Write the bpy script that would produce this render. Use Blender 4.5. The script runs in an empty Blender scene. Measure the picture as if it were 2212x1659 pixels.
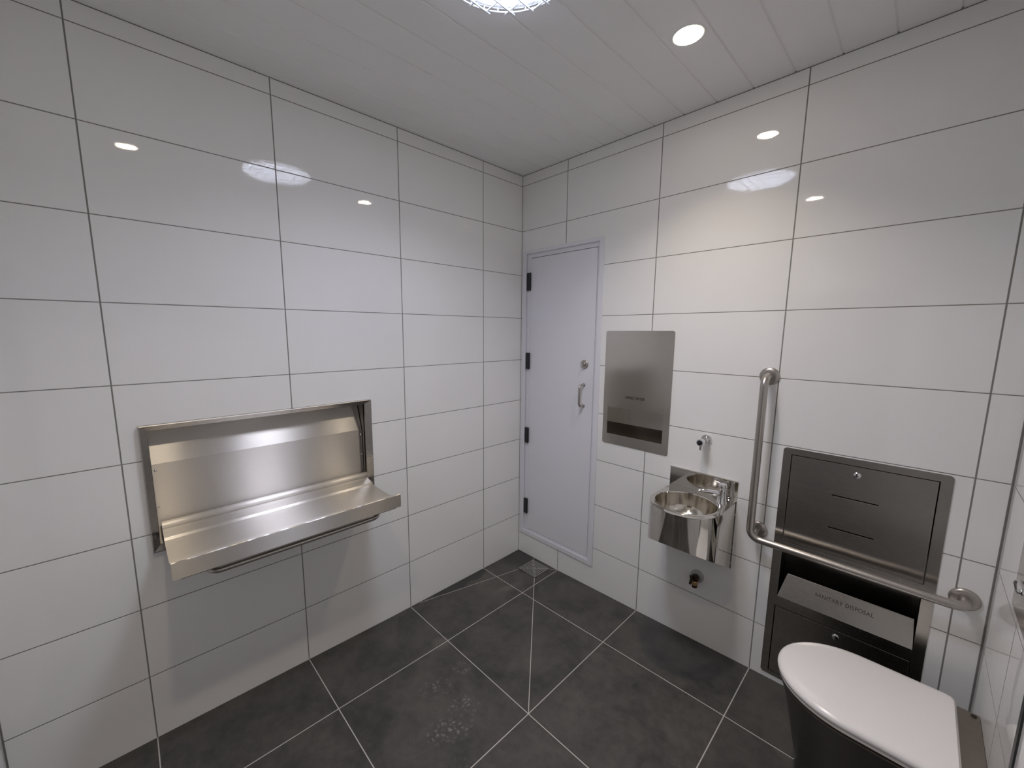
import bpy, bmesh, math, random
from mathutils import Vector, Matrix
random.seed(4)
C = bpy.context.scene.collection
PI = math.pi

# ------------------------------------------------------------------ camera
YAW, PITCH, ROLL = 0.8151, -0.1399, 0.0041
FPX, U0, V0 = 861.32, -30.78, 9.06
fw = Vector((-math.sin(YAW)*math.cos(PITCH), math.cos(YAW)*math.cos(PITCH), math.sin(PITCH)))
rt = Vector((math.cos(YAW), math.sin(YAW), 0)); up = rt.cross(fw)
rt2 = math.cos(ROLL)*rt + math.sin(ROLL)*up
up2 = -math.sin(ROLL)*rt + math.cos(ROLL)*up
cd = bpy.data.cameras.new('camera'); cam = bpy.data.objects.new('camera', cd); C.objects.link(cam)
M = Matrix((rt2, up2, -fw)).transposed().to_4x4(); M.translation = Vector((2.011, -2.1258, 1.683))
cam.matrix_world = M
cd.sensor_fit = 'HORIZONTAL'; cd.sensor_width = 36.0; cd.lens = FPX/2212*36
cd.shift_x = -U0/2212; cd.shift_y = V0/2212
cd.clip_start = 0.02; cd.clip_end = 50
bpy.context.scene.camera = cam

# ------------------------------------------------------------------ world, exposure, light strengths
w = bpy.data.worlds.new('world'); bpy.context.scene.world = w; w.use_nodes = True
w.node_tree.nodes['Background'].inputs[0].default_value = (0.05, 0.05, 0.055, 1)
w.node_tree.nodes['Background'].inputs[1].default_value = 0.2
vs = bpy.context.scene.view_settings
vs.view_transform = 'Standard'; vs.look = 'None'; vs.gamma = 1; vs.use_curve_mapping = False
vs.exposure = 2.06
cy = bpy.context.scene.cycles
cy.max_bounces = 24; cy.diffuse_bounces = 20; cy.glossy_bounces = 8
DOWNLIGHT = 11.0        # glow of each recessed downlight disc
DOWN_W, DOWN_SPREAD = 0.68, 108.0     # beam of each downlight
SKYLIGHT = 1.5          # glow of the daylight diffuser
SKY_W, SKY_SPREAD = 2.7, 138.0       # daylight thrown down by the diffuser

# ------------------------------------------------------------------ room constants
XW, YF, H = 2.2664, -2.545, 2.7457
JL, JB, PIT = -0.3641, 0.3839, 0.6
RZ, RH = 2.6769, 0.2984

# ------------------------------------------------------------------ node helpers
def new_mat(name):
    m = bpy.data.materials.new(name); m.use_nodes = True
    nt = m.node_tree; b = nt.nodes['Principled BSDF']
    return m, nt, b
def mth(nt, op, a, b=None, c=None):
    n = nt.nodes.new('ShaderNodeMath'); n.operation = op
    for i, v in enumerate((a, b, c)):
        if v is None: continue
        if isinstance(v, (int, float)): n.inputs[i].default_value = v
        else: nt.links.new(v, n.inputs[i])
    return n.outputs[0]
def line_mask(nt, c, off, pitch, w, soft=0.0006):
    t = mth(nt, 'DIVIDE', mth(nt, 'SUBTRACT', c, off), pitch)
    t = mth(nt, 'SUBTRACT', mth(nt, 'FRACT', mth(nt, 'ADD', t, 100.5)), 0.5)
    d = mth(nt, 'MULTIPLY', mth(nt, 'ABSOLUTE', t), pitch)
    return step_mask(nt, d, w, soft)
def step_mask(nt, d, w, soft):
    n = nt.nodes.new('ShaderNodeMapRange')
    n.inputs[1].default_value = w-soft; n.inputs[2].default_value = w+soft
    n.inputs[3].default_value = 1; n.inputs[4].default_value = 0
    nt.links.new(d, n.inputs[0]); return n.outputs[0]
def one_line(nt, c, v, w, soft=0.0006):
    return step_mask(nt, mth(nt, 'ABSOLUTE', mth(nt, 'SUBTRACT', c, v)), w, soft)
def mx(nt, fac, a, b):
    n = nt.nodes.new('ShaderNodeMix'); n.data_type = 'RGBA'
    if isinstance(fac, (int, float)): n.inputs[0].default_value = fac
    else: nt.links.new(fac, n.inputs[0])
    for i, v in ((6, a), (7, b)):
        if isinstance(v, tuple): n.inputs[i].default_value = (*v, 1) if len(v) == 3 else v
        else: nt.links.new(v, n.inputs[i])
    return n.outputs[2]
def pos(nt):
    g = nt.nodes.new('ShaderNodeNewGeometry'); s = nt.nodes.new('ShaderNodeSeparateXYZ')
    nt.links.new(g.outputs['Position'], s.inputs[0]); return g.outputs['Position'], s.outputs
def noise(nt, vec, scale, detail=2, rough=0.5, dist=0.0):
    n = nt.nodes.new('ShaderNodeTexNoise'); n.inputs['Scale'].default_value = scale
    n.inputs['Detail'].default_value = detail; n.inputs['Roughness'].default_value = rough
    n.inputs['Distortion'].default_value = dist
    nt.links.new(vec, n.inputs['Vector']); return n.outputs['Fac']
def mapr(nt, v, a, b, c, d):
    n = nt.nodes.new('ShaderNodeMapRange')
    for i, x in enumerate((a, b, c, d)): n.inputs[i+1].default_value = x
    nt.links.new(v, n.inputs[0]); return n.outputs[0]
def vmul(nt, v, s):
    n = nt.nodes.new('ShaderNodeVectorMath'); n.operation = 'MULTIPLY'; n.inputs[1].default_value = s
    nt.links.new(v, n.inputs[0]); return n.outputs[0]
def bump(nt, h, dist, strength=1.0, chain=None):
    n = nt.nodes.new('ShaderNodeBump'); n.inputs['Strength'].default_value = strength
    n.inputs['Distance'].default_value = dist; nt.links.new(h, n.inputs['Height'])
    if chain is not None: nt.links.new(chain, n.inputs['Normal'])
    return n.outputs[0]

TILE = (0.89, 0.89, 0.882); GROUT = (0.24, 0.235, 0.22)
def wall_mat(name, axis, voff, corner_vals):
    m, nt, b = new_mat(name); P, s = pos(nt)
    c = s[axis]; z = s[2]
    v = line_mask(nt, c, voff, PIT, 0.0022)
    h = line_mask(nt, z, RZ, RH, 0.0016)
    g = mth(nt, 'MAXIMUM', v, h)
    g = mth(nt, 'MAXIMUM', g, mth(nt, 'GREATER_THAN', z, H-0.0035))  # dark band painted along the wall top for the ceiling's shadow gap
    for cv, cw in corner_vals: g = mth(nt, 'MAXIMUM', g, one_line(nt, c, cv, cw))
    tint = noise(nt, P, 1.3, 3)
    col = mx(nt, mapr(nt, tint, .3, .7, 0, 1), TILE, (TILE[0]*.97, TILE[1]*.97, TILE[2]*.965))
    nt.links.new(mx(nt, g, col, GROUT), b.inputs['Base Color'])
    nt.links.new(mapr(nt, g, 0, 1, 0.03, 0.8), b.inputs['Roughness'])
    nt.links.new(mapr(nt, g, 0, 1, 0.5, 0.2), b.inputs['Specular IOR Level'])
    wav = noise(nt, P, 9, 1); fine = noise(nt, P, 70, 2)
    n1 = bump(nt, wav, 0.0008, 0.5); n2 = bump(nt, fine, 0.00003, 1, n1)
    n3 = bump(nt, mth(nt, 'SUBTRACT', 1.0, g), 0.0012, 0.8, n2)
    nt.links.new(n3, b.inputs['Normal'])
    return m
M_left = wall_mat('glazed tile left', 1, JL, [(0, .0016), (YF, .004)])
M_back = wall_mat('glazed tile back', 0, JB, [(0, .0016), (XW, .005)])
M_right = wall_mat('glazed tile right', 1, -1.0, [(0, .004)])
M_front = wall_mat('glazed tile front', 0, JB, [(0, .003)])

def plain(name, col, rough=.5, metal=0., spec=.5, emit=None, es=0, coat=0.):
    m, nt, b = new_mat(name)
    b.inputs['Base Color'].default_value = (*col, 1); b.inputs['Roughness'].default_value = rough
    b.inputs['Metallic'].default_value = metal; b.inputs['Specular IOR Level'].default_value = spec
    b.inputs['Coat Weight'].default_value = coat
    if emit: b.inputs['Emission Color'].default_value = (*emit, 1); b.inputs['Emission Strength'].default_value = es
    return m
def steel(name, col, rough, aniso, tangent, grain, gb=0.000005, wobble=0.0):
    """brushed stainless: highlights stretch across the grain"""
    m, nt, b = new_mat(name); P, s = pos(nt)
    b.inputs['Metallic'].default_value = 1.0
    st = noise(nt, vmul(nt, P, grain), 60, 3)
    nt.links.new(mx(nt, mapr(nt, st, .3, .7, 0, 1), col, tuple(x*.96 for x in col)), b.inputs['Base Color'])
    nt.links.new(mapr(nt, st, .3, .7, rough*.9, rough*1.15), b.inputs['Roughness'])
    b.inputs['Anisotropic'].default_value = aniso
    t = nt.nodes.new('ShaderNodeCombineXYZ')
    for i in range(3): t.inputs[i].default_value = tangent[i]
    nt.links.new(t.outputs[0], b.inputs['Tangent'])
    n = bump(nt, st, gb, 1)
    if wobble: n = bump(nt, noise(nt, P, 6, 1), wobble, 1, n)
    nt.links.new(n, b.inputs['Normal'])
    return m
M_tframe = steel('reflection darkened stainless frame', (.42, .40, .375), .26, .6, (0, 1, 0), (16, .5, 16))  # base colour darkened to stand for the floor reflected in the frame
M_table = steel('brushed stainless change table', (.60, .575, .54), .36, 1.0, (.72, 0, 1), (16, .5, 16), wobble=.0012)
M_panel = steel('brushed stainless panel', (.57, .54, .50), .17, .4, (1, 0, 0), (.5, 8, 8), gb=.000001, wobble=.0006)
M_cab = steel('brushed stainless cabinet', (.46, .44, .41), .24, .85, (1, 0, 0), (.5, 16, 16), gb=.000004, wobble=.0010)
M_flap = steel('bright brushed stainless flap', (.47, .45, .415), .24, .4, (1, 0, 0), (.5, 8, 8), gb=.000001, wobble=.0008)
M_rail = steel('satin stainless tube', (.50, .47, .44), .32, .0, (0, 0, 1), (3, 3, 3))
M_basin = steel('polished stainless basin', (.66, .64, .60), .07, .0, (0, 0, 1), (3, 3, 3), gb=0.000004)
M_bowl = steel('spun stainless bowl', (.66, .62, .55), .13, .3, (0, 0, 1), (2, 2, 8), gb=0.00001)
M_shroud = steel('satin stainless shroud', (.36, .32, .28), .35, .2, (1, 0, 0), (1, 1, 1))
M_pan = steel('reflection darkened stainless pan', (.20, .19, .18), .3, .0, (1, 0, 0), (1, 1, 1))  # base colour darkened to stand for the dark floor mirrored in the pan
M_chrome = plain('chrome', (.75, .75, .76), .06, 1)
M_drain = plain('stainless grate', (.48, .47, .45), .38, 1)
M_dark = plain('dark void', (.01, .01, .01), .8)
M_black = plain('black hinge', (.012, .012, .016), .4)
M_ink = plain('black lettering', (.015, .014, .014), .6)
M_inkfaint = plain('worn black lettering', (.05, .046, .042), .5)
M_door = plain('pale blue grey powder coat', (.79, .79, .84), .42)
M_frame = plain('pale lilac grey frame paint', (.79, .79, .84), .35)
M_seat = plain('white toilet plastic', (.86, .84, .83), .2)
M_seatgap = plain('black seat gap shade', (.01, .01, .01), .6)
M_brass = plain('weathered brass', (.62, .42, .20), .42, 1)
M_bronze = plain('dark bronze', (.06, .04, .03), .45, .6)
M_plug = plain('grey plastic rosette', (.42, .42, .41), .3)
M_trim = plain('dark sealant', (.035, .037, .038), .45)
M_white = plain('white metal ring', (.8, .8, .8), .35)
M_cage = plain('white powder coated wire', (.72, .76, .80), .4)
M_added_entry = plain('charcoal added entry door', (.045, .045, .048), .4)
M_lamp = plain('warm lamp disc', (1, 1, 1), .4, emit=(1.0, .85, .66), es=DOWNLIGHT)
M_sky = plain('daylight diffuser', (.6, .65, .7), .3, emit=(.84, .855, 1.0), es=SKYLIGHT)

# ceiling: satin white boards
def ceiling_mat():
    m, nt, b = new_mat('satin white ceiling board'); P, s = pos(nt)
    n = noise(nt, P, 2.0, 2)
    nt.links.new(mx(nt, n, (.89, .89, .885), (.865, .865, .86)), b.inputs['Base Color'])
    b.inputs['Roughness'].default_value = .33; b.inputs['Specular IOR Level'].default_value = .35
    nt.links.new(bump(nt, noise(nt, vmul(nt, P, (1, .3, 1)), 9, 1), .0012, .8), b.inputs['Normal'])
    return m
M_ceil = ceiling_mat()

# floor: charcoal porcelain tiles, pale grout, fall lines to the drain, dusty shoe prints
def floor_mat():
    m, nt, b = new_mat('charcoal floor tile'); P, s = pos(nt); x, y = s[0], s[1]
    flat = nt.nodes.new('ShaderNodeCombineXYZ'); nt.links.new(x, flat.inputs[0]); nt.links.new(y, flat.inputs[1]); F = flat.outputs[0]
    def seg(ax, ay, bx, by, wd):
        dx, dy = bx-ax, by-ay; L = math.hypot(dx, dy); dx /= L; dy /= L
        px = mth(nt, 'SUBTRACT', x, ax); py = mth(nt, 'SUBTRACT', y, ay)
        t = mth(nt, 'ADD', mth(nt, 'MULTIPLY', px, dx), mth(nt, 'MULTIPLY', py, dy))
        d = mth(nt, 'ABSOLUTE', mth(nt, 'SUBTRACT', mth(nt, 'MULTIPLY', px, dy), mth(nt, 'MULTIPLY', py, dx)))
        k = step_mask(nt, d, wd, .0006)
        return mth(nt, 'MULTIPLY', k, mth(nt, 'MULTIPLY', mth(nt, 'GREATER_THAN', t, 0), mth(nt, 'LESS_THAN', t, L)))
    g = mth(nt, 'MAXIMUM', line_mask(nt, x, JB, PIT, .0020), line_mask(nt, y, JL, PIT, .0020))
    for sg in ((.331, -.187, .984, -.964, .0019), (.183, -.187, .004, -.90, .0015), (.336, -.031, .375, 0, .0016), (.176, -.03, .165, 0, .0016)):
        g = mth(nt, 'MAXIMUM', g, seg(*sg))
    big = noise(nt, F, 5, 5, .62, .4); mid = noise(nt, F, 22, 5, .7); fin = noise(nt, F, 160, 2)
    k = mth(nt, 'ADD', mth(nt, 'MULTIPLY', big, .55), mth(nt, 'ADD', mth(nt, 'MULTIPLY', mid, .35), mth(nt, 'MULTIPLY', fin, .10)))
    col = mx(nt, mapr(nt, k, .36, .66, 0, 1), (.034, .033, .033), (.095, .090, .083))
    def blob(cx, cy, rx, ry, rot, soft=.35):
        c_, s_ = math.cos(rot), math.sin(rot)
        px = mth(nt, 'SUBTRACT', x, cx); py = mth(nt, 'SUBTRACT', y, cy)
        a = mth(nt, 'DIVIDE', mth(nt, 'ADD', mth(nt, 'MULTIPLY', px, c_), mth(nt, 'MULTIPLY', py, s_)), rx)
        bb = mth(nt, 'DIVIDE', mth(nt, 'SUBTRACT', mth(nt, 'MULTIPLY', py, c_), mth(nt, 'MULTIPLY', px, s_)), ry)
        d = mth(nt, 'SQRT', mth(nt, 'ADD', mth(nt, 'MULTIPLY', a, a), mth(nt, 'MULTIPLY', bb, bb)))
        return step_mask(nt, d, 1-soft/2, soft)
    # damp darker patches by the left wall and the drain
    edge = mapr(nt, noise(nt, F, 11, 3), .3, .7, -.03, .03)
    damp = mth(nt, 'LESS_THAN', mth(nt, 'ADD', x, edge), .055)
    damp = mth(nt, 'MULTIPLY', damp, mth(nt, 'MULTIPLY', mth(nt, 'GREATER_THAN', y, -.80), mth(nt, 'LESS_THAN', y, -.36)))
    damp = mth(nt, 'MAXIMUM', damp, blob(.06, -.02, .16, .20, 0, .2))
    col = mx(nt, mth(nt, 'MULTIPLY', damp, .7), col, (.030, .028, .029))
    haze = mth(nt, 'MULTIPLY', blob(.16, -.42, .17, .30, 0, .9), .22)
    haze = mth(nt, 'MAXIMUM', haze, mth(nt, 'MULTIPLY', mth(nt, 'MULTIPLY', blob(.28, -.40, .035, .11, -.2, .8), mid), .8))
    haze = mth(nt, 'MAXIMUM', haze, mth(nt, 'MULTIPLY', blob(.37, -1.0, .05, .05, .4, .3), .22))
    haze = mth(nt, 'MULTIPLY', haze, mth(nt, 'SUBTRACT', 1.0, mth(nt, 'MULTIPLY', damp, .9)))
    col = mx(nt, haze, col, (.26, .245, .22))
    # shoe-sole dust prints
    vor = nt.nodes.new('ShaderNodeTexVoronoi'); vor.feature = 'DISTANCE_TO_EDGE'; vor.inputs['Scale'].default_value = 42
    nt.links.new(F, vor.inputs['Vector'])
    lug = mapr(nt, vor.outputs['Distance'], .10, .22, 0, 1)
    lug = mth(nt, 'MULTIPLY', lug, mapr(nt, noise(nt, F, 30, 3), .42, .62, .05, 1))
    dust = None
    for cx, cy, rx, ry, ro, am in ((.577, -1.024, .045, .040, .3, .42), (.589, -1.182, .075, .055, .9, .34), (.756, -1.151, .065, .050, .9, .50), (.80, -1.265, .10, .05, 1.1, .60), (.95, -1.32, .04, .03, 1, .25)):
        t = mth(nt, 'MULTIPLY', blob(cx, cy, rx, ry, ro, .7), am)
        dust = t if dust is None else mth(nt, 'MAXIMUM', dust, t)
    dust = mth(nt, 'MULTIPLY', dust, lug)
    col = mx(nt, dust, col, (.42, .41, .40))
    nt.links.new(mx(nt, g, col, (.52, .50, .47)), b.inputs['Base Color'])
    r = mapr(nt, mid, .3, .7, .42, .60)
    r = mth(nt, 'SUBTRACT', r, mth(nt, 'MULTIPLY', damp, .15))
    nt.links.new(r, b.inputs['Roughness'])
    b.inputs['Specular IOR Level'].default_value = .45
    n1 = bump(nt, mid, .0012, .5)
    nt.links.new(bump(nt, mth(nt, 'SUBTRACT', 1.0, g), .001, .6, n1), b.inputs['Normal'])
    return m
M_floor = floor_mat()

# ------------------------------------------------------------------ mesh helpers
def obj(name, bm, mat, parent=None, smooth=None, loc=None, bevel=0):
    me = bpy.data.meshes.new(name)
    bmesh.ops.recalc_face_normals(bm, faces=bm.faces)
    bm.to_mesh(me); bm.free()
    if smooth is not None:
        me.shade_smooth() if smooth >= 180 else None
        if smooth < 180:
            me.shade_smooth(); me.set_sharp_from_angle(angle=math.radians(smooth))
    me.materials.append(mat)
    o = bpy.data.objects.new(name, me); C.objects.link(o)
    if loc is not None:                       # mesh was written in world space; move its origin to loc
        me.transform(Matrix.Translation(-Vector(loc))); o.location = loc
    if bevel:
        md = o.modifiers.new('bevel', 'BEVEL'); md.width = bevel; md.segments = 2; md.limit_method = 'ANGLE'; md.angle_limit = math.radians(40)
    if parent is not None:
        o.parent = parent
        base = Vector(parent['_loc']) if '_loc' in parent.keys() else Vector((0, 0, 0))
        if loc is None: me.transform(Matrix.Translation(-base))
        else: o.location = Vector(loc)-base
        o['_loc'] = tuple(base) if loc is None else tuple(loc)
    elif loc is not None:
        o['_loc'] = tuple(loc)
    return o
def thing(name, label, cat, loc, group=None):
    o = bpy.data.objects.new(name, None); C.objects.link(o); o.empty_display_size = .05
    o.location = loc; o['_loc'] = tuple(loc); o['label'] = label; o['category'] = cat
    if group: o['group'] = group
    return o
def struct(o): o['kind'] = 'structure'; return o
def bx(bm, x0, y0, z0, x1, y1, z1):
    v = [bm.verts.new(p) for p in ((x0,y0,z0),(x1,y0,z0),(x1,y1,z0),(x0,y1,z0),(x0,y0,z1),(x1,y0,z1),(x1,y1,z1),(x0,y1,z1))]
    for f in ((0,3,2,1),(4,5,6,7),(0,1,5,4),(1,2,6,5),(2,3,7,6),(3,0,4,7)): bm.faces.new([v[i] for i in f])
    return bm
def box(*a): return bx(bmesh.new(), *a)
def prism(bm, pts, axis, a, b):
    """extrude a closed 2D polygon along axis (0=x: pts are (y,z); 1=y: pts are (x,z); 2=z: pts are (x,y))"""
    def P(p, t):
        return {0: (t, p[0], p[1]), 1: (p[0], t, p[1]), 2: (p[0], p[1], t)}[axis]
    A = [bm.verts.new(P(p, a)) for p in pts]; B = [bm.verts.new(P(p, b)) for p in pts]
    bm.faces.new(A); bm.faces.new(B[::-1]); n = len(pts)
    for i in range(n): bm.faces.new((A[i], A[(i+1) % n], B[(i+1) % n], B[i]))
    return bm
def fillet(pts, r, n=8):
    out = [Vector(pts[0])]
    for i in range(1, len(pts)-1):
        p0, p, p1 = Vector(pts[i-1]), Vector(pts[i]), Vector(pts[i+1])
        a = (p0-p).normalized(); c = (p1-p).normalized(); ang = a.angle(c)
        if ang > PI-.02: out.append(p); continue
        t = r/math.tan(ang/2); s = p+a*t; e = p+c*t
        cen = p+(a+c).normalized()*(r/math.sin(ang/2))
        u = (s-cen).normalized(); q = (e-cen).normalized(); tot = u.angle(q)
        for k in range(n+1):
            f = k/n; out.append(cen + r*(math.sin((1-f)*tot)*u+math.sin(f*tot)*q)/math.sin(tot))
    out.append(Vector(pts[-1])); return out
def tube(bm, pts, r, seg=20, cap=True):
    pts = [Vector(p) for p in pts]; n = len(pts); rs = r if isinstance(r, (list, tuple)) else [r]*n
    T = []
    for i in range(n):
        t = (pts[min(i+1, n-1)]-pts[max(i-1, 0)]).normalized(); T.append(t)
    ref = Vector((0, 0, 1)) if abs(T[0].z) < .9 else Vector((1, 0, 0))
    u = T[0].cross(ref).normalized(); rings = []
    for i in range(n):
        u = (u - T[i]*u.dot(T[i])).normalized(); v = T[i].cross(u)
        rings.append([bm.verts.new(pts[i]+rs[i]*(math.cos(2*PI*k/seg)*u+math.sin(2*PI*k/seg)*v)) for k in range(seg)])
    for a, b in zip(rings, rings[1:]):
        for k in range(seg): bm.faces.new((a[k], a[(k+1) % seg], b[(k+1) % seg], b[k]))
    if cap: bm.faces.new(rings[0][::-1]); bm.faces.new(rings[-1])
    return bm
def lathe(bm, prof, cen, axis, seg=40, closed_ends=True):
    """prof: (radius, distance along axis); axis: unit vector"""
    ax = Vector(axis).normalized(); ref = Vector((0, 0, 1)) if abs(ax.z) < .9 else Vector((1, 0, 0))
    u = ax.cross(ref).normalized(); v = ax.cross(u); cen = Vector(cen); rings = []
    for r, d in prof:
        if r < 1e-6: rings.append([bm.verts.new(cen+ax*d)])
        else: rings.append([bm.verts.new(cen+ax*d+r*(math.cos(2*PI*k/seg)*u+math.sin(2*PI*k/seg)*v)) for k in range(seg)])
    for a, b in zip(rings, rings[1:]):
        if len(a) == 1 and len(b) == 1: continue
        for k in range(seg):
            k2 = (k+1) % seg
            if len(a) == 1: bm.faces.new((a[0], b[k2], b[k]))
            elif len(b) == 1: bm.faces.new((a[k], a[k2], b[0]))
            else: bm.faces.new((a[k], a[k2], b[k2], b[k]))
    if closed_ends:
        if len(rings[0]) > 1: bm.faces.new(rings[0][::-1])
        if len(rings[-1]) > 1: bm.faces.new(rings[-1])
    return bm
def rrect(x0, z0, x1, z1, r, n=6):
    p = []
    for cx, cz, a0 in ((x1-r, z1-r, 0), (x0+r, z1-r, PI/2), (x0+r, z0+r, PI), (x1-r, z0+r, 3*PI/2)):
        for k in range(n+1):
            a = a0+PI/2*k/n; p.append((cx+r*math.cos(a), cz+r*math.sin(a)))
    return p
def plate(loops, axis, a, b):
    """flat plate with holes: loops of 2D points, first the outline; a..b its faces along axis"""
    cu = bpy.data.curves.new('tmp', 'CURVE'); cu.dimensions = '2D'; cu.fill_mode = 'BOTH'; cu.extrude = abs(b-a)/2
    for lp in loops:
        s = cu.splines.new('POLY'); s.points.add(len(lp)-1)
        for q, p in zip(s.points, lp): q.co = (p[0], p[1], 0, 1)
        s.use_cyclic_u = True
    o = bpy.data.objects.new('tmp', cu); me = bpy.data.meshes.new_from_object(o)
    bpy.data.objects.remove(o); bpy.data.curves.remove(cu)
    mid = (a+b)/2
    for v in me.vertices:
        p = v.co.copy()
        v.co = {0: (mid+p.z, p.x, p.y), 1: (p.x, mid+p.z, p.y), 2: (p.x, p.y, mid+p.z)}[axis]
    bm = bmesh.new(); bm.from_mesh(me); bpy.data.meshes.remove(me)
    bmesh.ops.remove_doubles(bm, verts=bm.verts, dist=1e-6)
    return bm
def slab_holes(axis, a0, a1, u0, u1, z0, z1, holes):
    """wall slab normal to axis (0 or 1) between a0 and a1 with rectangular through holes (u0,z0,u1,z1)"""
    us = sorted({u0, u1, *[h[0] for h in holes], *[h[2] for h in holes]})
    zs = sorted({z0, z1, *[h[1] for h in holes], *[h[3] for h in holes]})
    def keep(i, j):
        if i < 0 or j < 0 or i >= len(us)-1 or j >= len(zs)-1: return False
        cu, cz = (us[i]+us[i+1])/2, (zs[j]+zs[j+1])/2
        return not any(h[0] < cu < h[2] and h[1] < cz < h[3] for h in holes)
    bm = bmesh.new(); cache = {}
    def V(a, u, z):
        k = (a, u, z)
        if k not in cache: cache[k] = bm.verts.new((a, u, z) if axis == 0 else (u, a, z))
        return cache[k]
    for i in range(len(us)-1):
        for j in range(len(zs)-1):
            if not keep(i, j): continue
            A, B, Cc, D = us[i], us[i+1], zs[j], zs[j+1]
            for a in (a0, a1): bm.faces.new((V(a, A, Cc), V(a, B, Cc), V(a, B, D), V(a, A, D)))
            for (ni, nj, p, q) in ((i-1, j, (A, Cc), (A, D)), (i+1, j, (B, Cc), (B, D)), (i, j-1, (A, Cc), (B, Cc)), (i, j+1, (A, D), (B, D))):
                if not keep(ni, nj): bm.faces.new((V(a0, *p), V(a0, *q), V(a1, *q), V(a1, *p)))
    return bm
def shell_box(x0, y0, z0, x1, y1, z1, open_axis, open_side, t=.0015):
    """five thin sheets forming a recessed tray open on one side"""
    bm = bmesh.new(); lo = (x0, y0, z0); hi = (x1, y1, z1)
    for ax in range(3):
        for sd in (0, 1):
            if ax == open_axis and sd == open_side: continue
            l = list(lo); h = list(hi)
            if sd == 0: h[ax] = lo[ax]+t
            else: l[ax] = hi[ax]-t
            bx(bm, *l, *h)
    return bm
def text_mesh(body, x0, z_mid, width, height, y, tilt=None):
    cu = bpy.data.curves.new('txt', 'FONT'); cu.body = body; cu.size = 1; cu.extrude = 0.004; cu.space_character = 1.12; cu.offset = .010
    o = bpy.data.objects.new('txt', cu); me = bpy.data.meshes.new_from_object(o)
    bpy.data.objects.remove(o); bpy.data.curves.remove(cu)
    xs = [v.co.x for v in me.vertices]; ys = [v.co.y for v in me.vertices]
    sx = width/(max(xs)-min(xs)); sy = height/(max(ys)-min(ys)); my = (max(ys)+min(ys))/2; mnx = min(xs)
    for v in me.vertices:
        u = (v.co.x-mnx)*sx; h = (v.co.y-my)*sy; d = v.co.z*.1
        if tilt is None: v.co = (x0+u, y-d, z_mid+h)
        else:
            (ty, tz), (ny, nz) = tilt         # in-surface up direction and outward normal in (y,z)
            v.co = (x0+u, y+ty*h+ny*d, z_mid+tz*h+nz*d)
    bm = bmesh.new(); bm.from_mesh(me); bpy.data.meshes.remove(me); return bm

# ------------------------------------------------------------------ setting
GX = [0, .3839, .9839, 1.5839, 2.2664]; GY = [0, -.3641, -.9641, -1.5641, -2.545]
GZ = [[-.004, -.0007, .0157, .0359, .050], [-.0093, -.002, .0155, .034, .048], [-.0085, -.0017, .0126, .030, .044],
      [.001, .0074, .020, .035, .048], [.015, .020, .030, .045, .055]]
def zf(x, y):
    x = min(max(x, 0), GX[-1]); y = max(min(y, 0), GY[-1])
    i = max(k for k in range(4) if x >= GX[k]); j = max(k for k in range(4) if y <= GY[k])
    a = (x-GX[i])/(GX[i+1]-GX[i]); b = (y-GY[j])/(GY[j+1]-GY[j])
    return (GZ[j][i]*(1-a)+GZ[j][i+1]*a)*(1-b)+(GZ[j+1][i]*(1-a)+GZ[j+1][i+1]*a)*b
bm = bmesh.new(); nx, ny = 24, 26; E_ = .02
gx = [-E_]+[XW*i/nx for i in range(nx+1)]+[XW+E_]; gy = [E_]+[YF*j/ny for j in range(ny+1)]+[YF-E_]
top = [[bm.verts.new((x, y, zf(x, y))) for x in gx] for y in gy]
bot = [[bm.verts.new((x, y, -.12)) for x in gx] for y in gy]
for j in range(len(gy)-1):
    for i in range(len(gx)-1):
        bm.faces.new((top[j][i], top[j][i+1], top[j+1][i+1], top[j+1][i]))
        bm.faces.new((bot[j][i], bot[j+1][i], bot[j+1][i+1], bot[j][i+1]))
for i in range(len(gx)-1):
    bm.faces.new((top[0][i], bot[0][i], bot[0][i+1], top[0][i+1])); bm.faces.new((top[-1][i], top[-1][i+1], bot[-1][i+1], bot[-1][i]))
for j in range(len(gy)-1):
    bm.faces.new((top[j][0], top[j+1][0], bot[j+1][0], bot[j][0])); bm.faces.new((top[j][-1], bot[j][-1], bot[j+1][-1], top[j+1][-1]))
struct(obj('floor', bm, M_floor, smooth=30))

# ceiling boards: 150 mm wide with shallow V joints running front to back
bm = bmesh.new(); prof = [(-.05, H+.06), (-.05, H)]
x = .184-.15
while x < XW+.02:
    prof += [(x-.0040, H), (x-.0012, H+.0045), (x+.0012, H+.0045), (x+.0040, H)]; x += .15
prof += [(XW+.05, H), (XW+.05, H+.06)]
prism(bm, prof, 1, .05, YF-.05)
struct(obj('ceiling', bm, M_ceil))

T = .16
CT = (-2.085, .838, -1.210, 1.304)      # change table recess (y0,z0,y1,z1)
DR = (.030, .172, .655, 2.228)          # service door opening
HD = (.730, 1.069, 1.081, 1.243)        # hand dryer mouth
CB = (1.655, .078, 2.112, 1.158)        # disposal cabinet body
struct(obj('wall_left', slab_holes(0, -T, 0, YF-T, T, -.12, H+.02, [CT]), M_left))
struct(obj('wall_back', slab_holes(1, 0, T, 0, XW, -.12, H+.02, [DR, HD, CB]), M_back))
struct(obj('wall_right', box(XW, YF-T, -.12, XW+T, T, H+.02), M_right))
struct(obj('wall_front', slab_holes(1, YF-T, YF, 0, XW, -.12, H+.02, [(.95, -.12, 1.90, 2.1)]), M_front))
# closing panels behind the through openings
struct(obj('wall_cavity', box(0, T, -.12, XW, T+.05, H), M_dark))
struct(obj('trim_1', box(XW-.004, -.652, zf(XW, -.64), XW, -.630, H-.002), M_trim))

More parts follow.
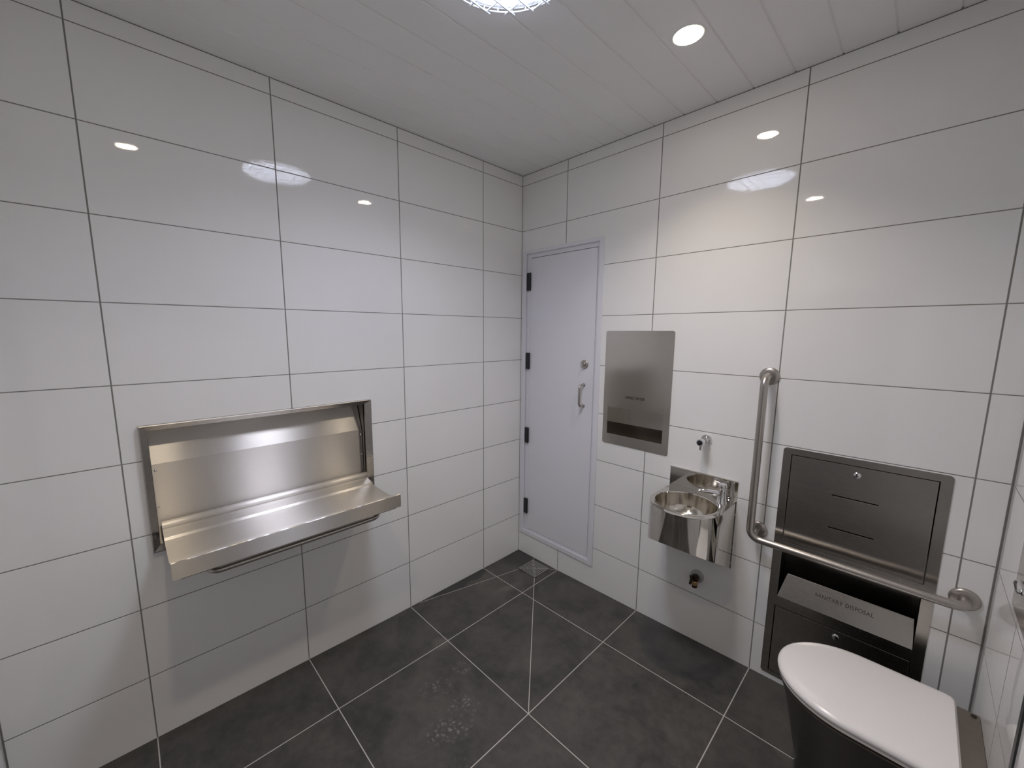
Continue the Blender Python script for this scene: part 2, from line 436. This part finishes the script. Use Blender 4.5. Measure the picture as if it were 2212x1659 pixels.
# ------------------------------------------------------------------ service door (door_1)
d1 = bpy.data.objects.new('door_1', None); C.objects.link(d1); d1.location = (.34, 0, .16); d1['_loc'] = (.34, 0, .16)
struct(d1); d1['label'] = 'narrow pale blue grey service door raised above the floor beside the corner'
def ring(x0, z0, x1, z1, X0, Z0, X1, Z1): return [[(X0, Z0), (X1, Z0), (X1, Z1), (X0, Z1)], [(x0, z0), (x1, z0), (x1, z1), (x0, z1)]]
cas = obj('casing', plate(ring(.049, .189, .637, 2.220, .014, .158, .669, 2.242), 1, -.007, .0), M_frame, d1, bevel=.0012)
obj('door_frame', plate(ring(.084, .203, .621, 2.192, .030, .172, .655, 2.228), 1, .005, .05), M_frame, d1, bevel=.001)
obj('door_leaf', box(.0862, .0035, .206, .6185, .040, 2.1885), M_door, d1, bevel=.0015)
obj('door_seal', plate(ring(.0866, .2065, .618, 2.188, .082, .202, .622, 2.193), 1, .012, .02), M_dark, d1)
for z0, z1 in ((1.972, 2.092), (1.421, 1.537), (.875, .989), (.327, .442)):
    bm = box(.0575, -.009, z0, .0862, .004, z1); tube(bm, [(.084, -.008, z0), (.084, -.008, z1)], .006, 12)
    obj('hinge', bm, M_black, d1, bevel=.001)
hb = tube(bmesh.new(), fillet([(.553, .003, 1.352), (.553, -.045, 1.352), (.553, -.045, 1.217), (.553, .003, 1.217)], .022), .0075, 16)
for z in (1.352, 1.217): lathe(hb, [(.011, 0), (.011, .003), (.008, .005)], (.553, .0035, z), (0, -1, 0), 20)
obj('door_handle', hb, M_rail, d1, smooth=40)
lk = lathe(bmesh.new(), [(.028, 0), (.028, .004), (.025, .007), (.013, .008), (.013, .014), (.011, .016)], (.552, .0035, 1.483), (0, -1, 0), 36)
lo = obj('lock', lk, M_rail, d1, smooth=35)
obj('thumb_turn', box(.5485, -.026, 1.473, .5555, -.010, 1.493), M_chrome, lo, bevel=.0015)

# added entry door, unseen behind the camera, dark for the reflections in the steel
d2 = bpy.data.objects.new('added_door_2', None); C.objects.link(d2); d2.location = (1.42, YF, .04); d2['_loc'] = (1.42, YF, .04); struct(d2)
obj('door_frame', plate([[(.95, .03), (1.90, .03), (1.90, 2.1), (.95, 2.1)], [(.985, .04), (1.865, .04), (1.865, 2.065), (.985, 2.065)]], 1, YF-.11, YF+.006), M_frame, d2)
obj('door_leaf', box(.988, YF-.06, .045, 1.862, YF-.02, 2.062), M_added_entry, d2)

# ------------------------------------------------------------------ change table
Y0, Y1 = -2.083, -1.212
ct = thing('change_table', 'open fold down stainless steel baby change table recessed in the left wall', 'change table', (0, -1.645, .816))
# mitred dished frame
bm = bmesh.new(); o_ = (-2.107, .814, -1.179, 1.324); i_ = (-2.083, .838, -1.212, 1.302)
def rect(r, xx): return [bm.verts.new((xx, a, b)) for a, b in ((r[0], r[1]), (r[2], r[1]), (r[2], r[3]), (r[0], r[3]))]
def grow(r, d): return (r[0]-d, r[1]-d, r[2]+d, r[3]+d)
loops = [rect(o_, .0), rect(o_, .020), rect(grow(o_, -.003), .0215), rect(i_, .010), rect(i_, -.012)]
for a, b in zip(loops, loops[1:]):
    for k in range(4): bm.faces.new((a[k], a[(k+1) % 4], b[(k+1) % 4], b[k]))
obj('frame', bm, M_tframe, ct)
# recess shell: sloped upper sheet, flat lower sheet, side cheeks
bm = prism(bmesh.new(), [(-.082, 1.303), (-.032, 1.157), (-.028, .900), (-.06, .838), (-.064, .838), (-.032, .900), (-.036, 1.157), (-.086, 1.303)], 1, Y0+.002, Y1-.004)
bk = obj('back_panel', bm, M_table, ct)
for y, z in ((-2.071, 1.132), (-2.073, .98), (-1.222, 1.13), (-1.222, 1.02)):
    s_ = lathe(bmesh.new(), [(.0045, -.003), (.0045, .001), (.003, .0028), (0, .0034)], (-.031, y, z), (1, 0, 0), 14)
    obj('screw', s_, M_chrome, bk, smooth=40)
bm = bmesh.new()
for y in (Y0-.002, Y1): bx(bm, -.09, y, .838, .0, y+.0018, 1.304)
bx(bm, -.09, Y0, 1.3022, .0, Y1, 1.304); bx(bm, -.09, Y0, .838, .0, Y1, .8395); bx(bm, -.0905, Y0, .838, -.089, Y1, 1.304)
obj('recess_lining', bm, M_table, ct)
# tray
ya, yb = -2.072, -1.2115
top_p = [(.004, .8995), (.016, .893), (.030, .889), (.055, .887), (.066, .884), (.074, .8755), (.085, .872), (.120, .871), (.24, .871), (.262, .873), (.285, .880), (.355, .9095), (.3595, .911), (.363, .9085), (.3635, .848)]
und = [(.3615, .848), (.3610, .902), (.285, .876), (.262, .869), (.24, .867), (.085, .867), (.070, .871), (.060, .880), (.030, .884), (.010, .888), (.004, .893)]
bm = prism(bmesh.new(), top_p+und, 1, ya, yb)
tr = obj('tray', bm, M_table, ct, smooth=28)
bm = tube(bmesh.new(), [(-.004, ya, .909), (-.004, yb, .909)], .0165, 28)
obj('hinge_roll', bm, M_table, tr, smooth=40)
bm = box(.04, ya+.02, .840, .355, yb-.02, .866)
obj('underside', bm, M_panel, tr, bevel=.004)
bm = tube(bmesh.new(), fillet([(.30, -1.972, .846), (.334, -1.972, .822), (.334, -1.325, .822), (.30, -1.325, .846)], .03), .010, 18)
bm = tube(bmesh.new(), fillet([(.26, -1.975, .846), (.334, -1.975, .818), (.334, -1.300, .818), (.26, -1.300, .846)], .045), .010, 18)
obj('pull_bar', bm, M_rail, ct, smooth=60)

# ------------------------------------------------------------------ hand dryer
hd = thing('hand_dryer', 'tall stainless steel hand dryer panel with a drying recess beside the narrow door', 'hand dryer', (.909, 0, 1.013))
obj('face_plate', plate([rrect(.704, 1.013, 1.113, 1.693, .012), [(.734, 1.073), (1.077, 1.073), (1.077, 1.239), (.734, 1.239)]], 1, -.003, 0), M_panel, hd, bevel=.0006)
bm = shell_box(.7325, -.0005, 1.0715, 1.0785, .123, 1.2405, 1, 0)
prism(bm, [(-.0005, 1.0725), (-.0005, 1.074), (.1215, 1.1185), (.1215, 1.0725)], 0, .7335, 1.0775)
obj('drying_recess', bm, M_panel, hd)
obj('lettering', text_mesh('HAND DRYER', .849, 1.3085, .116, .0165, -.0032), M_ink, hd)

# ------------------------------------------------------------------ wash basin
wb = thing('wash_basin', 'small polished stainless steel hand basin with a curved apron on the back wall', 'basin', (1.30, 0, .513))
X0, X1, ZD = 1.139, 1.462, .865; XC = (X0+X1)/2; RR = (X1-X0)/2; YC = -.205
bm = prism(bmesh.new(), [(X0-.004, .513), (X1+.003, .513), (X1+.003, .968), (X0-.004, .968)], 1, -.0025, 0)
bx(bm, X0-.004, -.012, .965, X1+.003, -.0005, .9675)
obj('back_plate', bm, M_basin, wb, bevel=.0006)
outline = [(X0, -.003), (X0, YC)] + [(XC-RR*math.cos(a), YC-RR*1.0*math.sin(a)) for a in [PI*k/40 for k in range(1, 40)]] + [(X1, YC), (X1, -.003)]
def cut(y): return .513+.53*abs(y)
bm = bmesh.new()
def strip(offs, z_top):
    T_, B_ = [], []
    for (px, py) in offs: T_.append(bm.verts.new((px, py, z_top))); B_.append(bm.verts.new((px, py, cut(py))))
    return T_, B_
inner = [(XC+(px-XC)*.985, -.003 if py > -.01 else YC+(py-YC)*.985 if py < YC else py) for px, py in outline]
Ta, Ba = strip(outline, ZD-.004); Tb, Bb = strip(inner, ZD-.004)
for k in range(len(outline)-1):
    bm.faces.new((Ta[k], Ta[k+1], Ba[k+1], Ba[k])); bm.faces.new((Tb[k], Bb[k], Bb[k+1], Tb[k+1])); bm.faces.new((Ba[k], Ba[k+1], Bb[k+1], Bb[k]))
obj('apron', bm, M_basin, wb, smooth=35)
# deck with round bowl hole
BC = (1.298, -.198); BR = .138; NB = 64
circ = [(BC[0]+BR*math.cos(2*PI*k/NB), BC[1]+BR*math.sin(2*PI*k/NB)) for k in range(NB)]
obj('deck', plate([outline, circ], 2, ZD-.005, ZD), M_basin, wb, bevel=.0015)
prof = [(BR, -.0), (BR-.001, .010), (BR-.004, .028), (BR-.010, .060), (BR-.022, .088), (BR-.042, .106), (.06, .116), (.026, .120), (.022, .122), (.022, .128)]
bw = obj('bowl', lathe(bmesh.new(), [(BR+.001, .004)]+prof+[(0, .128)], (BC[0], BC[1], ZD), (0, 0, -1), 64, False), M_bowl, wb, smooth=50)
obj('bowl_rim', lathe(bmesh.new(), [(BR+.008, -.0005), (BR+.004, .003), (BR, .0028), (BR-.002, -.002), (BR+.001, -.004)], (BC[0], BC[1], ZD), (0, 0, 1), 64, False), M_basin, wb, smooth=60)
obj('waste_grate', lathe(bmesh.new(), [(.020, 0), (.020, .002), (.013, .004), (0, .0035)], (BC[0], BC[1], ZD-.126), (0, 0, 1), 24), M_chrome, bw, smooth=40)
tx, ty = 1.415, -.066
bm = lathe(bmesh.new(), [(.025, 0), (.025, .004), (.022, .008), (.0175, .045), (.0175, .062), (.019, .070)], (tx, ty, ZD), (0, 0, 1), 28)
tube(bm, [(tx-.008, ty-.004, ZD+.046), (tx-.05, ty-.030, ZD+.050), (tx-.084, ty-.048, ZD+.050), (tx-.092, ty-.053, ZD+.044)], [.013, .0105, .0095, .0085], 18)
tp = obj('tap', bm, M_chrome, wb, smooth=45)
obj('push_button', lathe(bmesh.new(), [(.012, .068), (.012, .078), (.0195, .080), (.0205, .088), (.018, .094), (0, .096)], (tx, ty, ZD), (0, 0, 1), 28), M_chrome, tp, smooth=40)
for y, z in ((-.012, .80), (-.012, .63), (-.012, .545)):
    obj('screw', lathe(bmesh.new(), [(.004, 0), (.004, .001), (.0025, .0022), (0, .0026)], (X1, y, z), (1, 0, 0), 12), M_chrome, wb, smooth=40)

# wall tap above the basin
wt = thing('wall_tap', 'chrome wall mounted nozzle tap above the hand basin', 'tap', (1.304, 0, 1.145))
obj('flange', lathe(bmesh.new(), [(.028, 0), (.028, .004), (.024, .012), (.017, .018)], (1.304, 0, 1.145), (0, -1, 0), 32), M_chrome, wt, smooth=40)
obj('tap_body', lathe(bmesh.new(), [(.016, .015), (.016, .028), (.019, .030), (.019, .038), (.014, .042), (.0175, .048), (.0175, .085), (.016, .089)], (1.304, 0, 1.145), (0, -1, 0), 28), M_chrome, wt, smooth=40)
obj('push_button', lathe(bmesh.new(), [(.0125, .087), (.0125, .0905), (.011, .0915)], (1.304, 0, 1.145), (0, -1, 0), 24), M_black, wt, smooth=40)
obj('nozzle', tube(bmesh.new(), [(1.304, -.074, 1.130), (1.304, -.076, 1.106)], [.0055, .0045], 14), M_rail, wt, smooth=40)

# stop valve under the basin
sv = thing('stop_valve', 'small weathered brass stop valve on a round rosette below the basin', 'valve', (1.312, 0, .39))
obj('rosette', lathe(bmesh.new(), [(.034, 0), (.034, .001), (.026, .008), (.014, .011)], (1.312, 0, .400), (0, -1, 0), 36), M_plug, sv, smooth=40)
obj('valve_body', lathe(bmesh.new(), [(.012, .008), (.012, .018), (.020, .020), (.020, .034), (.015, .040)], (1.312, 0, .400), (0, -1, 0), 8), M_bronze, sv, smooth=30)
obj('lever', tube(bmesh.new(), [(1.296, -.048, .418), (1.302, -.050, .398), (1.296, -.052, .370)], [.0055, .0075, .0055], 12), M_bronze, sv, smooth=60)
obj('compression_nut', lathe(bmesh.new(), [(.014, 0), (.016, .003), (.016, .020), (.013, .024)], (1.312, -.030, .386), (0, 0, -1), 6), M_brass, sv)
obj('outlet_cap', lathe(bmesh.new(), [(.013, 0), (.013, .012)], (1.312, -.030, .362), (0, 0, -1), 20), M_bronze, sv, smooth=30)

# ------------------------------------------------------------------ grab rail
gr = thing('grab_rail', 'L shaped satin stainless grab rail in front of the disposal cabinet', 'grab rail', (1.549, 0, .745))
px, pz = 1.549, .745
obj('rail_tube', tube(bmesh.new(), fillet([(px, -.004, 1.490), (px, -.080, 1.490), (px, -.080, pz), (2.207, -.080, pz-.004), (2.207, -.004, pz-.006)], .042, 10), .0160, 28), M_rail, gr, smooth=60)
obj('stand_off', tube(bmesh.new(), [(1.562, -.004, .760), (1.562, -.076, .757)], .011, 18), M_rail, gr, smooth=60)
for fx, fz in ((px, 1.490), (1.562, .760), (2.207, pz-.006)):
    fl_ = lathe(bmesh.new(), [(.040, 0), (.040, .004), (.038, .0085), (.033, .0115), (.022, .013), (.017, .013)], (fx, 0, fz), (0, -1, 0), 44)
    obj('flange', fl_, M_rail, gr, smooth=50)

# ------------------------------------------------------------------ disposal cabinet
dc = thing('disposal_cabinet', 'tall stainless steel sanitary disposal cabinet recessed behind the grab rail', 'disposal cabinet', (1.884, 0, .064))
sh = lambda x0, z0, x1, z1: [(x0, z0), (x1, z0), (x1, z1), (x0, z1)]
obj('face_plate', plate([rrect(1.630, .064, 2.138, 1.179, .014), sh(1.660, .7435, 2.106, 1.1515), sh(1.664, .458, 2.105, .716), sh(1.659, .083, 2.106, .4225)], 1, -.003, 0), M_cab, dc, bevel=.0006)
dr = obj('upper_door', plate([sh(1.6635, .7465, 2.1025, 1.1485), rrect(1.811, 1.0075, 1.956, 1.0125, .0024, 3), rrect(1.811, .8645, 1.956, .8695, .0024, 3)], 1, -.0035, .0), M_cab, dc, bevel=.0008)
obj('door_backing', box(1.6655, .012, .749, 2.1, .018, 1.146), M_dark, dr)
def lockp(cx, cz, par):
    l = obj('lock', lathe(bmesh.new(), [(.013, 0), (.013, .003), (.011, .006), (.008, .0075), (0, .008)], (cx, -.0035, cz), (0, -1, 0), 24), M_chrome, par, smooth=40)
    obj('keyhole', box(cx-.0012, -.0122, cz-.005, cx+.0012, -.0110, cz+.005), M_dark, l)
lockp(1.882, 1.114, dr)
ld = obj('lower_door', plate([sh(1.6625, .0865, 2.1025, .4190)], 1, -.0035, .0), M_cab, dc, bevel=.0008)
lockp(1.882, .390, ld)
obj('cabinet_body', shell_box(1.657, .0, .080, 2.110, .150, 1.156, 1, 0), M_pan, dc)
bm = bmesh.new()
fv = [(1.666, -.0145, .4775), (2.1035, -.0145, .4775), (2.098, .035, .575), (1.688, .035, .575)]
tops = [bm.verts.new(p) for p in fv]; bots = [bm.verts.new((p[0], p[1]+.0015, p[2]-.0015)) for p in fv]
bm.faces.new(tops); bm.faces.new(bots[::-1])
for k in range(4): bm.faces.new((tops[k], tops[(k+1) % 4], bots[(k+1) % 4], bots[k]))
bx(bm, 1.666, -.0155, .456, 2.1035, -.0140, .4775)
fl = obj('disposal_flap', bm, M_flap, dc)
obj('flap_hinge', tube(bmesh.new(), [(1.690, .037, .575), (2.097, .037, .575)], .0025, 12), M_rail, fl, smooth=50)
fy, fz = (.035+.0145), (.575-.4775); L_ = math.hypot(fy, fz); t_ = (fy/L_, fz/L_); n_ = (-t_[1], t_[0])
k_ = .62; cy_, cz_ = -.0145+fy*k_, .4775+fz*k_
obj('lettering', text_mesh('SANITARY DISPOSAL', 1.797, cz_+n_[1]*.0006, .190, .0165, cy_+n_[0]*.0006, tilt=(t_, n_)), M_inkfaint, fl)

# ------------------------------------------------------------------ toilet
to = thing('toilet', 'toilet with closed white lid on a reflection darkened stainless pan against the right wall', 'toilet', (1.98, -.395, .045))
def dshape(x_tip, x_rear, yc, hw, n=40, flat=.035):
    """closed outline: elongated rounded front at x_tip widening to a square rear at x_rear"""
    L = x_rear-x_tip; up_ = []
    for k in range(n+1):
        t = (k/n)**2*(1-.021/L)
        up_.append((x_tip+L*t, hw*(1-(1-min(L*t/.22, 1))**2)**.5))
    up_ += [(x_rear-.02, hw), (x_rear-.006, hw-.004), (x_rear, hw-.016)]
    return [(x, yc+w) for x, w in up_]+[(x, yc-w) for x, w in up_[::-1][:-1]]
def loft(levels, cap_top=True, cap_bot=True):
    bm = bmesh.new(); rings = []
    for pts, z in levels:
        rings.append([bm.verts.new((p[0], p[1], z if not callable(z) else z(*p))) for p in pts])
    n = len(rings[0])
    for a, b in zip(rings, rings[1:]):
        for k in range(n): bm.faces.new((a[k], a[(k+1) % n], b[(k+1) % n], b[k]))
    if cap_bot: bm.faces.new(rings[0][::-1])
    if cap_top: bm.faces.new(rings[-1])
    return bm
YT = -.363
def dd(ins, xt=1.749, xr=2.214, hw=.205): return dshape(xt+ins, xr-min(ins, .008), YT, hw-ins)
lid = loft([(dd(.006), .4330), (dd(.001), .4365), (dd(0), .4430), (dd(.002), .4500), (dd(.007), .4555), (dd(.016), .4590), (dd(.032), .4605), (dd(.060), .4615)])
obj('lid', lid, M_seat, to, smooth=60)
obj('seat', loft([(dd(.012), .4170), (dd(.006), .4200), (dd(.006), .4285), (dd(.011), .4310)]), M_seat, to, smooth=60)
obj('seat_gap', loft([(dd(.016), .409), (dd(.016), .4335)]), M_seatgap, to)  # black filler standing for the shade between lid, seat and pan
def pan_ring(sc, z, xt): return (dshape(xt, 2.2650, YT, sc), z)
pn = loft([pan_ring(.150, .03, 1.835), pan_ring(.152, .10, 1.828), pan_ring(.165, .22, 1.805), pan_ring(.185, .34, 1.780), pan_ring(.197, .400, 1.762), pan_ring(.199, .411, 1.758)])
pan = obj('pan', pn, M_pan, to, smooth=50)
obj('pan_rim', loft([pan_ring(.2, .4085, 1.7565), pan_ring(.2, .4125, 1.7565)]), M_shroud, pan)
obj('rear_shroud', loft([([(2.205, -.175), (2.2655, -.178), (2.2655, -.555), (2.205, -.555)], .02), ([(2.205, -.175), (2.2655, -.178), (2.2655, -.555), (2.205, -.555)], .436)]), M_shroud, to, bevel=.001)
obj('bolt_cap', lathe(bmesh.new(), [(.007, 0), (.007, .002), (0, .003)], (2.252, -.193, .436), (0, 0, 1), 16), M_bronze, to)

# flush plate on the right wall
fp = thing('flush_plate', 'grey stainless plate with a chrome button on the wall above the toilet', 'flush plate', (XW, -.47, .917))
obj('wall_plate', plate([rrect(-.66+.032, .917, -.322, 1.215, .006)], 0, XW-.004, XW), M_panel, fp, bevel=.0008)
obj('flush_button', tube(bmesh.new(), [(XW-.030, -.542, 1.068), (XW-.030, -.545, 1.068), (XW-.030, -.552, 1.068), (XW-.030, -.600, 1.068), (XW-.030, -.607, 1.068), (XW-.030, -.610, 1.068)], [.004, .008, .0105, .0105, .008, .004], 18), M_chrome, fp, smooth=60)
obj('button_stem', tube(bmesh.new(), [(XW-.003, -.576, 1.068), (XW-.024, -.576, 1.068)], .007, 14), M_chrome, fp, smooth=60)

# ------------------------------------------------------------------ floor drain
fd = thing('floor_drain', 'square stainless floor drain grate set in the dark floor near the corner', 'floor drain', (.257, -.109, -.002))
x0, x1, y0, y1 = .180, .334, -.186, -.032
N = 31; cs = (x1-x0)/N; bm = bmesh.new(); zt, zb = .0022, -.0005; vc = {}
def solid(i, j):
    if i < 0 or j < 0 or i >= N or j >= N: return False
    a, b = i-N//2, j-N//2; r = max(abs(a), abs(b)); q = min(abs(a), abs(b))
    if r >= 14 or r <= 2: return True
    if abs(abs(a)-abs(b)) <= 1: return True
    if r % 3 != 1: return True if r % 3 == 2 else (q % 7 == (3 if (r//3) % 2 else 0) or False) and False or (r % 3 == 0)
    return q == 0 if (r//3) % 2 else q in (5,)
def VV(i, j, z):
    k = (i, j, z)
    if k not in vc: vc[k] = bm.verts.new((x0+i*cs, y0+j*cs, z))
    return vc[k]
for i in range(N):
    for j in range(N):
        if not solid(i, j): continue
        bm.faces.new((VV(i, j, zt), VV(i+1, j, zt), VV(i+1, j+1, zt), VV(i, j+1, zt)))
        bm.faces.new((VV(i, j, zb), VV(i, j+1, zb), VV(i+1, j+1, zb), VV(i+1, j, zb)))
        for (ni, nj, p, q) in ((i-1, j, (i, j), (i, j+1)), (i+1, j, (i+1, j), (i+1, j+1)), (i, j-1, (i, j), (i+1, j)), (i, j+1, (i, j+1), (i+1, j+1))):
            if not solid(ni, nj): bm.faces.new((VV(*p, zt), VV(*q, zt), VV(*q, zb), VV(*p, zb)))
obj('grate', bm, M_drain, fd)
obj('dark_backing', box(x0+.001, y0+.001, -.010, x1-.001, y1-.001, -.0004), M_dark, fd)  # solid black plate standing for the shade below the grate slots

# ------------------------------------------------------------------ lights
def beam(name, par, dz, watts, spread, col, rad, drop):
    L = bpy.data.lights.new(name, 'AREA'); L.shape = 'DISK'; L.size = rad*2; L.energy = watts
    L.color = col; L.spread = math.radians(spread)
    o = bpy.data.objects.new(name, L); C.objects.link(o); o.parent = par; o.location = (0, 0, -drop)
def downlight(x, y, label):
    t = thing('downlight', label, 'ceiling light', (x, y, H), 'recessed ceiling downlights')
    obj('trim_ring', lathe(bmesh.new(), [(.048, .0004), (.050, .0016), (.056, .0012), (.058, 0), (.048, 0)], (x, y, H), (0, 0, -1), 48, False), M_white, t, smooth=50)
    obj('lamp_disc', lathe(bmesh.new(), [(.0482, .0005), (.0482, .0022), (.03, .0026), (0, .0028)], (x, y, H), (0, 0, -1), 48), M_lamp, t, smooth=50)
    beam('lamp_beam', t, .0, DOWN_W, DOWN_SPREAD, (1.0, .85, .66), .044, .0040)
    return t
downlight(1.313, -.531, 'bright round downlight in the ceiling nearest the wall with the basin')
downlight(1.30, -1.99, 'round downlight in the ceiling behind the camera, mirrored in the tiles')
SX, SY = 1.108, -1.243; SR = .180
sk = thing('skylight', 'round daylight diffuser inside a white wire cage on the ceiling', 'ceiling light', (SX, SY, H))
obj('trim_ring', lathe(bmesh.new(), [(.206, 0), (.206, .0030), (.210, .0040), (.216, .0030), (.217, 0)], (SX, SY, H), (0, 0, -1), 72, False), M_white, sk, smooth=50)
obj('diffuser', lathe(bmesh.new(), [(.206, .0005), (.206, .003), (.16, .006), (.08, .008), (0, .0085)], (SX, SY, H), (0, 0, -1), 72, False), M_sky, sk, smooth=60)
beam('daylight_beam', sk, 0, SKY_W, SKY_SPREAD, (.84, .855, 1.0), .195, .0100)
cg = bmesh.new(); zc = H-.0175; wr = .0026
for rr_, zz in ((.220, H-.0135), (.220, H-.0018)):
    pts = [(SX+rr_*math.cos(2*PI*k/72), SY+rr_*math.sin(2*PI*k/72), zz) for k in range(73)]
    tube(cg, pts, wr, 8, False)
for k in range(30):
    a = 2*PI*k/30; c_, s_ = math.cos(a), math.sin(a)
    tube(cg, [(SX+.22*c_, SY+.22*s_, H-.0005), (SX+.22*c_, SY+.22*s_, H-.0145)], wr, 8)
for k in range(8):
    gx_ = .911+.053*k; d = gx_-SX; hl = math.sqrt(.226**2-d*d) if abs(d) < .22 else 0
    if hl: tube(cg, [(gx_, SY-hl, zc-.0015), (gx_, SY+hl, zc-.0015)], wr, 8)
    gy_ = -1.039-.053*k; d = gy_-SY; hl = math.sqrt(.226**2-d*d) if abs(d) < .22 else 0
    if hl: tube(cg, [(SX-hl, gy_, zc+.0015), (SX+hl, gy_, zc+.0015)], wr, 8)
obj('wire_cage', cg, M_cage, sk, smooth=60)

for o in bpy.data.objects:
    if '_loc' in o.keys(): del o['_loc']
